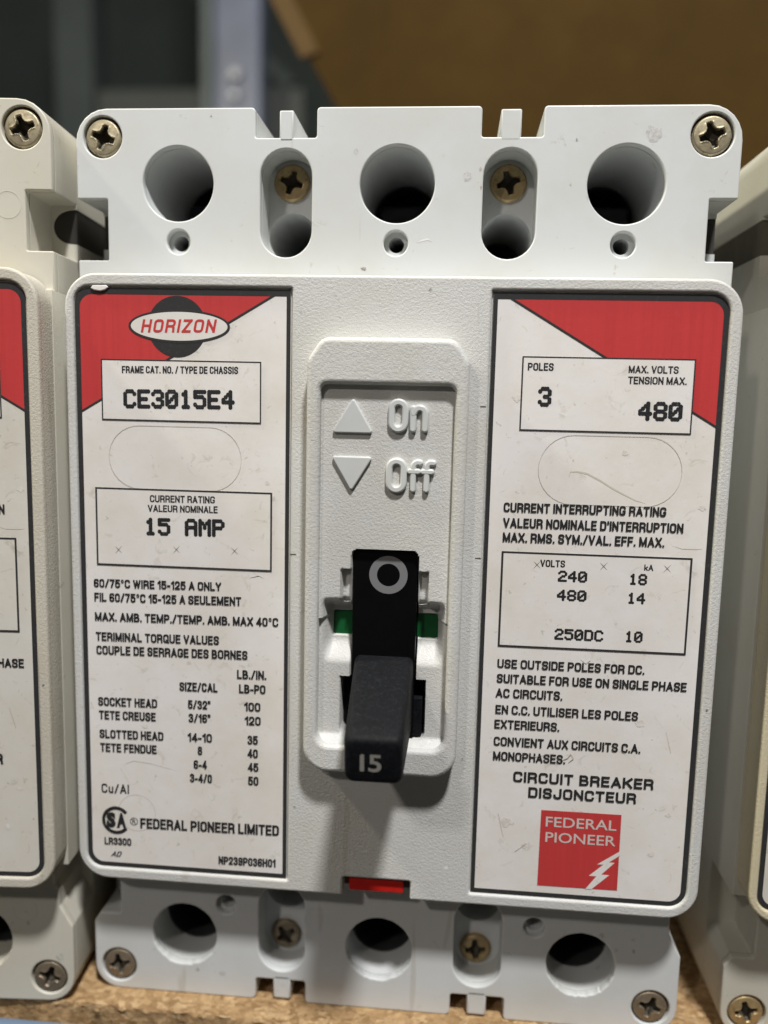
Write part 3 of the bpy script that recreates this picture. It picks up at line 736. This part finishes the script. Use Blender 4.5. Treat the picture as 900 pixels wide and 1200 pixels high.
TL = [('FRAME CAT. NO. / TYPE DE CHASSIS',-42.80,-23.90,28.21,1.14,'c'),('CE3015E4',-42.52,-24.58,22.76,2.80,'d'),('CURRENT RATING',-38.50,-27.72,7.58,1.16,'c'),('VALEUR NOMINALE',-38.86,-27.26,6.00,1.14,'c'),('15 AMP',-39.39,-26.23,2.23,2.68,'d'),
  ('60/75°C WIRE 15-125 A ONLY',-48.26,-26.72,-6.82,1.40,'c'),('FIL 60/75°C 15-125 A SEULEMENT',-48.22,-23.40,-9.19,1.45,'c'),('MAX. AMB. TEMP./TEMP. AMB. MAX 40°C',-48.20,-17.23,-12.47,1.46,'c'),
  ('TERIMINAL TORQUE VALUES',-48.13,-27.12,-15.93,1.47,'c'),('COUPLE DE SERRAGE DES BORNES',-48.08,-22.33,-18.25,1.50,'c'),('LB./IN.',-24.10,-19.17,-21.38,1.50,'c'),('LB-PO',-23.76,-19.30,-23.82,1.50,'c'),('SIZE/CAL',-33.89,-27.38,-23.97,1.50,'c'),
  ('SOCKET HEAD',-47.98,-37.74,-27.28,1.50,'c'),('TETE CREUSE',-47.89,-38.02,-29.64,1.50,'c'),('5/32"',-32.45,-28.61,-27.01,1.49,'c'),('3/16"',-32.37,-28.62,-29.36,1.49,'c'),('100',-22.89,-20.15,-26.89,1.50,'c'),('120',-22.79,-20.09,-29.31,1.50,'c'),
  ('SLOTTED HEAD',-47.86,-36.73,-32.97,1.50,'c'),('TETE FENDUE',-47.81,-37.94,-35.38,1.50,'c'),('14-10',-32.55,-28.38,-32.76,1.50,'c'),('8',-30.84,-30.06,-35.04,1.50,'c'),('6-4',-31.55,-29.28,-37.51,1.50,'c'),('3-4/0',-32.21,-28.41,-39.93,1.50,'c'),
  ('35',-22.30,-20.56,-32.66,1.52,'c'),('40',-22.30,-20.55,-35.01,1.52,'c'),('45',-22.24,-20.45,-37.41,1.52,'c'),('50',-22.19,-20.44,-39.83,1.52,'c'),('Cu/Al',-47.72,-42.89,-42.78,1.60,'r'),('FEDERAL PIONEER LIMITED',-41.0,-16.88,-48.72,1.85,'c'),
  ('LR3300',-47.41,-42.65,-52.21,1.30,'c'),('AD',-46.3,-44.3,-54.35,0.95,'i'),('NP239P036H01',-27.32,-17.42,-54.37,1.45,'c')]
TR = [('POLES',21.17,25.07,29.75,1.17,'c'),('MAX. VOLTS',36.26,43.64,29.67,1.11,'c'),('TENSION MAX.',36.27,44.94,28.02,1.14,'c'),('3',23.03,24.85,24.44,2.79,'d'),('480',38.18,44.51,22.66,2.68,'d'),
  ('CURRENT INTERRUPTING RATING',18.42,43.24,7.92,1.47,'c'),("VALEUR NOMINALE D'INTERRUPTION",18.43,45.98,5.46,1.50,'c'),('MAX. RMS. SYM./VAL. EFF. MAX.',18.47,43.27,3.16,1.50,'c'),('VOLTS',24.48,28.33,-0.61,1.13,'c'),('kA',40.47,41.85,-0.60,0.97,'c'),
  ('240',27.39,31.78,-2.84,1.69,'e'),('18',38.30,40.96,-2.88,1.68,'e'),('480',27.38,31.84,-5.89,1.70,'e'),('14',38.22,40.89,-5.91,1.69,'e'),('250DC',27.32,34.79,-12.23,1.72,'e'),('10',38.23,40.86,-12.12,1.71,'e'),
  ('USE OUTSIDE POLES FOR DC.',18.48,41.56,-17.32,1.45,'c'),('SUITABLE FOR USE ON SINGLE PHASE',18.47,48.21,-19.80,1.48,'c'),('AC CIRCUITS.',18.41,29.01,-22.26,1.49,'c'),('EN C.C. UTILISER LES POLES',18.47,41.03,-25.01,1.49,'c'),('EXTERIEURS.',18.40,28.79,-27.50,1.50,'c'),
  ('CONVIENT AUX CIRCUITS C.A.',18.41,41.74,-30.40,1.52,'c'),('MONOPHASES.',18.40,29.99,-32.91,1.52,'c'),('CIRCUIT BREAKER',21.81,44.16,-36.41,1.80,'b'),('DISJONCTEUR',24.36,41.58,-38.96,1.80,'b'),('FEDERAL',27.41,38.77,-43.79,1.72,'w'),('PIONEER',27.48,38.77,-46.46,1.72,'w')]
def write(rows, lab, slope):
    for (t, a, b, base, cap, st) in rows:
        if st in 'de': dot_text(t, a, b, base, cap, z5, M['black_ink'], lab, 0.92 if st == 'd' else 0.86, slope)
        elif st == 'w': text(t, a, b, base, cap, z5, M['white_ink'], lab, 0.008, 0, slope)
        elif st == 'b': grot(t, a, b, base, cap, z5, M['black_ink'], lab, 0.21, 0, slope, gap=.12)
        elif st == 'r': grot(t, a, b, base, cap, z5, M['black_ink'], lab, 0.15, 0, slope, gap=.16)
        elif st == 'i': grot(t, a, b, base, cap, z5, M['black_ink'], lab, 0.16, 0.45, slope)
        else: grot(t, a, b, base, cap, z5, M['black_ink'], lab, 0.190, 0, slope, gap=.085)
write(TL, L, SL)
# approval mark
cx, cy = -45.25, -47.7
ringp = arc(cx, cy, 2.5, 38, 322, 30); ringi = arc(cx, cy, 1.95, 322, 38, 30)
finish('approval_mark', flat_bm([ringp + ringi], z5), M['black_ink'], L, smooth=0)
text('S', cx - 1.72, cx - .10, cy - 1.35, 2.7, z5, M['black_ink'], L, 0.07, name='approval_mark'); text('A', cx + .08, cx + 1.75, cy - 1.35, 2.7, z5, M['black_ink'], L, 0.07, name='approval_mark')
finish('approval_mark', flat_bm([circle(-42.1, -47.7, .68, 24), circle(-42.1, -47.7, .58, 24)], z5), M['black_ink'], L, smooth=0)
text('R', -42.4, -41.78, -48.05, .7, z5, M['black_ink'], L, 0.0, name='approval_mark')

R = label_base(1)
R['label'] = 'right label with voltage table and red square emblem'
box(20.3, 46.1, 20.6, 31.9, .22, R); box(18.4, 47.7, -13.85, 1.65, .32, R)
finish('cut_line', flat_bm([stadium(0, 0, 21.8, 5.4), stadium(0, .09, 21.71, 5.31)], z3), M['oval'], R, smooth=0)
rot_oval([c for c in R.children if c.name.startswith('cut_line')][-1], 34.4, 14.75)
for (x, y) in ((24.0, -0.34), (34.28, -0.19), (43.97, -0.15)): xmark(x, y, R)
sq = [(26.55, -54.2), (39.5, -54.15), (39.45, -41.0), (26.6, -41.0)]
finish('emblem_square', flat_bm([sq], z3), M['red_ink'], R, smooth=0)
# lightning flash: traced in fractions of the square
e0 = lambda x, y: (26.55 + (x - 75) / (788 - 75) * 12.95, -41.0 - (y - 165) / (835 - 165) * 13.2)
bolt = [(800, 478), (598, 612), (655, 610), (530, 718), (598, 718), (505, 838), (560, 836), (712, 700), (640, 700), (752, 588), (700, 588), (795, 520)]
bm = bmesh.new(); bolt_pts = [e0(x, y) for x, y in bolt]
finish('emblem_flash', flat_bm([bolt_pts], z4), M['paper'], R, smooth=0)
write(TR, R, 0.002)
# smear and scratches on the right label
def smear(pts, wd, mat, lab, name='stain', z=None):
    bm = bmesh.new(); prev = None; z = z or z1
    for i, (x, y) in enumerate(pts):
        ww = wd * math.sin(PI * (i + .3) / (len(pts) - .4)); a = bm.verts.new(W(x, y + ww, z)); b = bm.verts.new(W(x + .05, y - ww, z))
        if prev: bm.faces.new((prev[0], a, b, prev[1]))
        prev = (a, b)
    for f_ in bm.faces:
        f_.normal_update()
        if f_.normal.y > 0: f_.normal_flip()
    finish(name, bm, mat, lab, smooth=0)
M['stain'] = ink('faint_olive_smear', (0.56, 0.54, 0.45), 0.5)
smear([(28.2, 13.6), (28.4, 14.4), (29.4, 14.5), (31, 14.2), (33, 13.2), (35, 12.0), (37, 11.0), (38.5, 10.3), (40, 9.9)], .17, M['stain'], R)
smear([(29.5, -36.2 + 3.9), (30.3, -31.9), (30.8, -31.2), (31.3, -31.9), (30.5, -32.6)], .12, M['crease'], R, 'scratch', z5)
smear([(44.5, 3.4), (46, 3.0), (48, 3.0), (49, 3.1)], .05, M['crease'], R, 'scratch')
smear([(31.5, -15.2), (32.4, -15.9), (33.1, -15.3)], .12, M['crease_light'], R, 'scratch', z5)
smear([(-22, -4.4), (-20.5, -4.0), (-19.6, -4.5)], .05, M['black_ink'], L, 'scratch')
smear([(-43.5, -37.5), (-42, -36.9), (-39, -37.2), (-34, -38.3)], .04, M['crease'], L, 'scratch')

def blob(u, v, r, mat, w, parent, name='smudge', asp=1.0, seed=0):
    n = 26; pts = []
    for i in range(n):
        a = 2 * PI * i / n; q = r * (0.65 + 0.75 * abs(noise.noise(Vector((math.cos(a) * 1.6 + seed * 7.3, math.sin(a) * 1.6, seed)))))
        pts.append((u + q * math.cos(a) * asp, v + q * math.sin(a)))
    finish(name, flat_bm([pts], w), mat, parent, smooth=0)
def smudge_mat(name, col, base=(0.60, 0.60, 0.585)):
    q = NT(name); nn = q.noise(1700, 4, 0.75); c_ = q.mix(q.ramp(nn, [(0.42, g3(0)), (0.60, g3(1))]), base, col); q.set(Base_Color=c_, Roughness=0.5); return q.m
M['sm_brown'] = smudge_mat('brown_scuff', (0.36, 0.30, 0.25)); M['sm_grey'] = smudge_mat('grey_scuff', (0.44, 0.43, 0.42)); M['sm_dark'] = smudge_mat('dark_speck', (0.12, 0.11, 0.10)); M['sm_white'] = ink('white_scratch', (0.78, 0.78, 0.76))
for k, (u, v, r, mk, asp) in enumerate([(10.9, 59.8, 0.9, 'sm_grey', .8), (13.0, 60.9, .45, 'sm_brown', .6), (13.2, 58.3, .5, 'sm_brown', .4), (-6.6, 63.6, .55, 'sm_grey', .8), (39.2, 66.0, 1.3, 'sm_grey', 1.2), (-5.0, 45.6, .35, 'sm_dark', 1.6), (27.6, 65.2, .3, 'sm_dark', .7), (27.0, 58.6, .35, 'sm_brown', .5), (-30.0, 70.0 - 1.0, .18, 'sm_dark', 1.2)]):
    blob(u, v, r, M[mk], 0.02, top_block, asp=asp, seed=k)
smear([(3.4, 49.8), (4.3, 50.1), (5.1, 50.3), (5.8, 49.9)], .16, M['sm_white'], top_block, 'scratch', 0.03)
for k, (u, v, r, mk, asp) in enumerate([(-33.2, -79.2, .45, 'sm_dark', 1), (-28.5, -79.6, .6, 'sm_grey', 1.4), (38.8, -66.5, .5, 'sm_brown', 1.2), (41.4, -69.0, .45, 'sm_brown', 1), (44.4, -69.0, .45, 'sm_brown', .8), (44.2, -66.8, .3, 'sm_brown', 1.5)]):
    blob(u, v, r, M[mk], 0.02, bot_block, asp=asp, seed=20 + k)
for k, (u, v, r, mk) in enumerate([(-14.2, -43, .25, 'sm_dark'), (13.4, -33.0, .3, 'sm_dark'), (-14.0, 38.0, .3, 'sm_grey'), (6.0, 41.5, .3, 'sm_dark'), (51.4, -22.5, .28, 'sm_dark'), (11.4, -52.0, .4, 'sm_white')]):
    blob(u, v, r, M[mk], H1 + 0.02, cover, seed=40 + k)
finish('lifted_film', plate_bm([[(-47.6, 41.25), (-47.0, 40.9), (-46.0, 40.75), (-45.2, 40.95), (-44.7, 41.4), (-45.0, 41.75), (-46.2, 41.7), (-47.2, 41.72)]], 6.1, 6.5, 0.18, 2), M['paper'], L)
for k, (u, v, r) in enumerate([(-27.5, -1.8, .5), (36.5, 17.5, .45), (24.5, -47.5, .8), (21.0, -43.5, .9), (44.5, -47.5, .5), (46.8, -40.6, .4), (19.8, 25.5, .6), (48.6, 9.5, .5), (-18.3, 8.8, .45), (-19.2, 11.2, .35), (41.5, -25.5, .7), (-40.0, -30.6, .5)]):
    lab_ = L if u < 0 else R
    q_ = M.setdefault('film_dirt', None) or smudge_mat('dirt_on_label_film', (0.62, 0.585, 0.52), (0.76, 0.73, 0.70)); M['film_dirt'] = q_
    blob(u, v, r, q_, z1 + .01, lab_, 'dirt_mark', 1.3, 80 + k)
for pts, wd in (([(43.5, -24.0), (45.5, -26.5), (46.5, -30)], .035), ([(37, -29.6), (39.5, -30.6), (42, -33)], .03), ([(22, -30.8), (25, -32), (28, -31.2)], .03), ([(-30.5, 5.5), (-27, 1.5), (-22, -1.5)], .025), ([(34.5, -14.8), (36.5, -17.5), (40, -20)], .03), ([(19.6, -42), (20.6, -46), (22.6, -48.5), (24.4, -47)], .03)):
    smear(pts, wd, M['crease'], L if pts[0][0] < 0 else R, 'scratch', z5 + .01)
# copies -------------------------------------------------------------------------
def copy_tree(o, parent=None):
    c = o.copy(); C.objects.link(c); c.parent = parent
    for ch in list(o.children): copy_tree(ch, c)
    return c
SHIFT = W(0, -BASE, 0)     # local origin is at the base of the breaker already
left = copy_tree(root); right = copy_tree(root)
left['label'] = 'slightly yellowed breaker at the left edge, cut off by the frame'
right['label'] = 'cream yellowed breaker at the right edge, mostly outside the picture'
left.location = (-0.10673, -0.0081, 0.0); left.rotation_euler = (0, 0, 0.071)
right.location = (0.1124, 0.0008, 0.0)
def remap(o, mp):
    if o.type == 'MESH' and o.data.materials and o.data.materials[0].name in mp:
        o.material_slots[0].link = 'OBJECT'; o.material_slots[0].material = mp[o.data.materials[0].name]
    for c in o.children: remap(c, mp)
S_, G_ = M['smooth'].name, M['grain'].name
remap(left, {S_: M['warm_smooth'], G_: M['warm_grain'], M['paper'].name: M['paper_old']})
remap(right, {S_: M['cream_smooth'], G_: M['cream_grain'], M['paper'].name: M['paper_old'], M['zinc'].name: M['brass'], M['rusty'].name: M['brass'], M['channel_shade'].name: M['channel_shade_brown']})

for o__, blist in ((left, [('upper', 45.3, 54.2), ('lower', 44.0, -66.6)]), (root, [('lower', -11.2, -67.6)])):
    for wh, u, v in blist:
        blk = [c for c in o__.children if c.get('label', '').startswith(wh + ' terminal')][0]
        finish('moulding_mark', plate_bm([circle(u, v, 2.15, 40), circle(u, v, 2.02, 40)], -0.2, 0.035, 0.0, 0), M['warm_smooth'] if o__ is left else M['smooth'], blk)
blk = [c for c in left.children if c.get('label', '').startswith('lower terminal')][0]
M['sm_olive'] = smudge_mat('olive_grease_spot', (0.36, 0.33, 0.21))
blob(50.0, -75.4, .95, M['sm_olive'], 0.02, blk, asp=.8, seed=61)

# ------------------------------------------------------------------ rack shelf and what is behind
rack = thing('storage_rack', 'rack shelf of raw particle board with a blue grey steel beam along its front', 'shelf')
# board: top sheet with an uneven front arris
bm = bmesh.new(); NX = 260; rows = []
front = 4.9
prof = [(0, 300), (0, 40), (0, 6), (0, 2.2), (0, 0.9), (-0.12, 0.15), (-0.6, 0.0), (-1.4, 0), (-2.4, 0), (-16, 0)]
xs = [-420] + [-70 + 0.6 * i for i in range(234)] + [90, 420]
for x in xs:
    row = []
    for k, (dv, back) in enumerate(prof):
        a = 0
        if 3 <= k <= 8:
            q = Vector((x * 0.45, k * 1.3, 2.0)); a = noise.noise(q) * 0.55 + noise.noise(q * 2.7) * 0.3
        w = front + 0.012 * min(max(x, -70), 60) + a * (1.0 if k > 3 else 0.6) - back
        v = -BASE + dv + (noise.noise(Vector((x * .7, back, 5))) * 0.08 - 0.08 if 3 <= k <= 6 else 0) - (abs(a) * 0.35 if k in (5, 6) else 0)
        if k == 9: w = front - 1.0
        row.append(bm.verts.new(W(x, v, w)))
    rows.append(row)
for A, B in zip(rows, rows[1:]):
    for k in range(len(prof) - 1): bm.faces.new((A[k], A[k + 1], B[k + 1], B[k]))
# close back and underside
lo = [(bm.verts.new(W(x, -BASE - 16, front - 300))) for x in xs]
for i in range(len(xs) - 1):
    bm.faces.new((rows[i][-1], lo[i], lo[i + 1], rows[i + 1][-1])); bm.faces.new((lo[i], rows[i][0], rows[i + 1][0], lo[i + 1]))
bmesh.ops.recalc_face_normals(bm, faces=bm.faces)
finish('shelf_board', bm, M['board'], rack, smooth=40)
bm = bmesh.new(); box_bm(bm, -420, 420, -170, -87.0, 5.9, 8.6, 0.5)
finish('shelf_beam', bm, M['beam'], rack)

upper = thing('unseen_shade_board', 'unseen board added above the breakers to shade the cardboard box', 'shelf')
finish('shelf_board', box_bm(bmesh.new(), -420, 420, 420, 436, -300, -45, 0.5), M['board'], upper)  # board added out of view to keep lamp light off the box
cb = thing('cardboard_box', 'large brown cardboard box out of focus behind the breakers, one flap leaning', 'box')
bm = box_bm(bmesh.new(), -28, 290, -BASE, 330, -560, -262, 1.5); finish('box_body', bm, M['kraft'], cb)
bm = bmesh.new()
pts = [(-75, 215), (-62, 188), (-38, 128), (-28, -20), (-27, 300), (-90, 300)]
plate_bm([[(-100, 262), (-80, 215), (-62, 183), (-42, 150), (-30, 110), (-24, 110), (-24, 262)]], -266, -262.5, 0.4, 1, into=bm)
finish('box_flap', bm, M['kraft'], cb)
bm = bmesh.new(); plate_bm([[(-104, 262), (-84, 215), (-66, 183), (-57.5, 186), (-75, 218), (-92, 262)]], -262.4, -260.5, 0.4, 1, into=bm)
finish('flap_edge', bm, M['kraft_light'], cb)

post = thing('rack_upright', 'blurred lavender grey steel rack post standing behind the middle breaker', 'rack post')
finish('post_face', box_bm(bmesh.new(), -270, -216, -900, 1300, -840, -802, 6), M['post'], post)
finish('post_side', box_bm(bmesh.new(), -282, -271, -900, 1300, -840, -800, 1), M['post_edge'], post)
for k, v in enumerate((385, 363)):
    finish('bolt_highlight', plate_bm([circle(-244, v, 6.5 if k < 1 else 5.0, 16)], -802, -794, 1.5, 2), M['bright'], post)  # bolt discs whose pale colour paints their blurred highlights
floor = finish('floor', box_bm(bmesh.new(), -3000, 3000, -1000, -990, -2600, 1500), M['panel']); floor['kind'] = 'structure'
wall = finish('back_wall', box_bm(bmesh.new(), -3000, 3000, -989, 3000, -2400, -2380), M['wall']); wall['kind'] = 'structure'
def bar(name, label, cat, a, b, th, w, mat, group=None, depth=None):
    A, B = Vector(a), Vector(b); d = (B - A).normalized(); n_ = Vector((-d.y, d.x)) * th / 2
    o = finish(name, plate_bm([[tuple(A - n_), tuple(B - n_), tuple(B + n_), tuple(A + n_)]], w, w + (depth or th), 1, 1), mat)
    o['label'] = label; o['category'] = cat
    if group: o['group'] = group
    return o
bar('wall_panel', 'dim grey sheet panel low in the blurred background left of the post', 'panel', (-430, 332), (-180, 332), 125, -870, M['panel'], None, 6)
bar('roof_strut', 'dark slanting steel strut, the steeper one in the blurred upper left', 'strut', (-260, 760), (-60, 520), 26, -1000, M['dark_beam'])
bar('roof_strut', 'dark slanting steel strut, the fainter one left of the steep strut', 'strut', (-480, 700), (-240, 480), 18, -1100, M['dark_beam'])
bar('rack_column', 'dark column standing at the far left of the blurred background', 'column', (-500, 0), (-500, 900), 50, -1000, M['dark_beam'])
bar('brown_carton', 'brownish carton side just entering the far left of the background', 'box', (-370, -60), (-370, 400), 40, -450, M['kraft'])
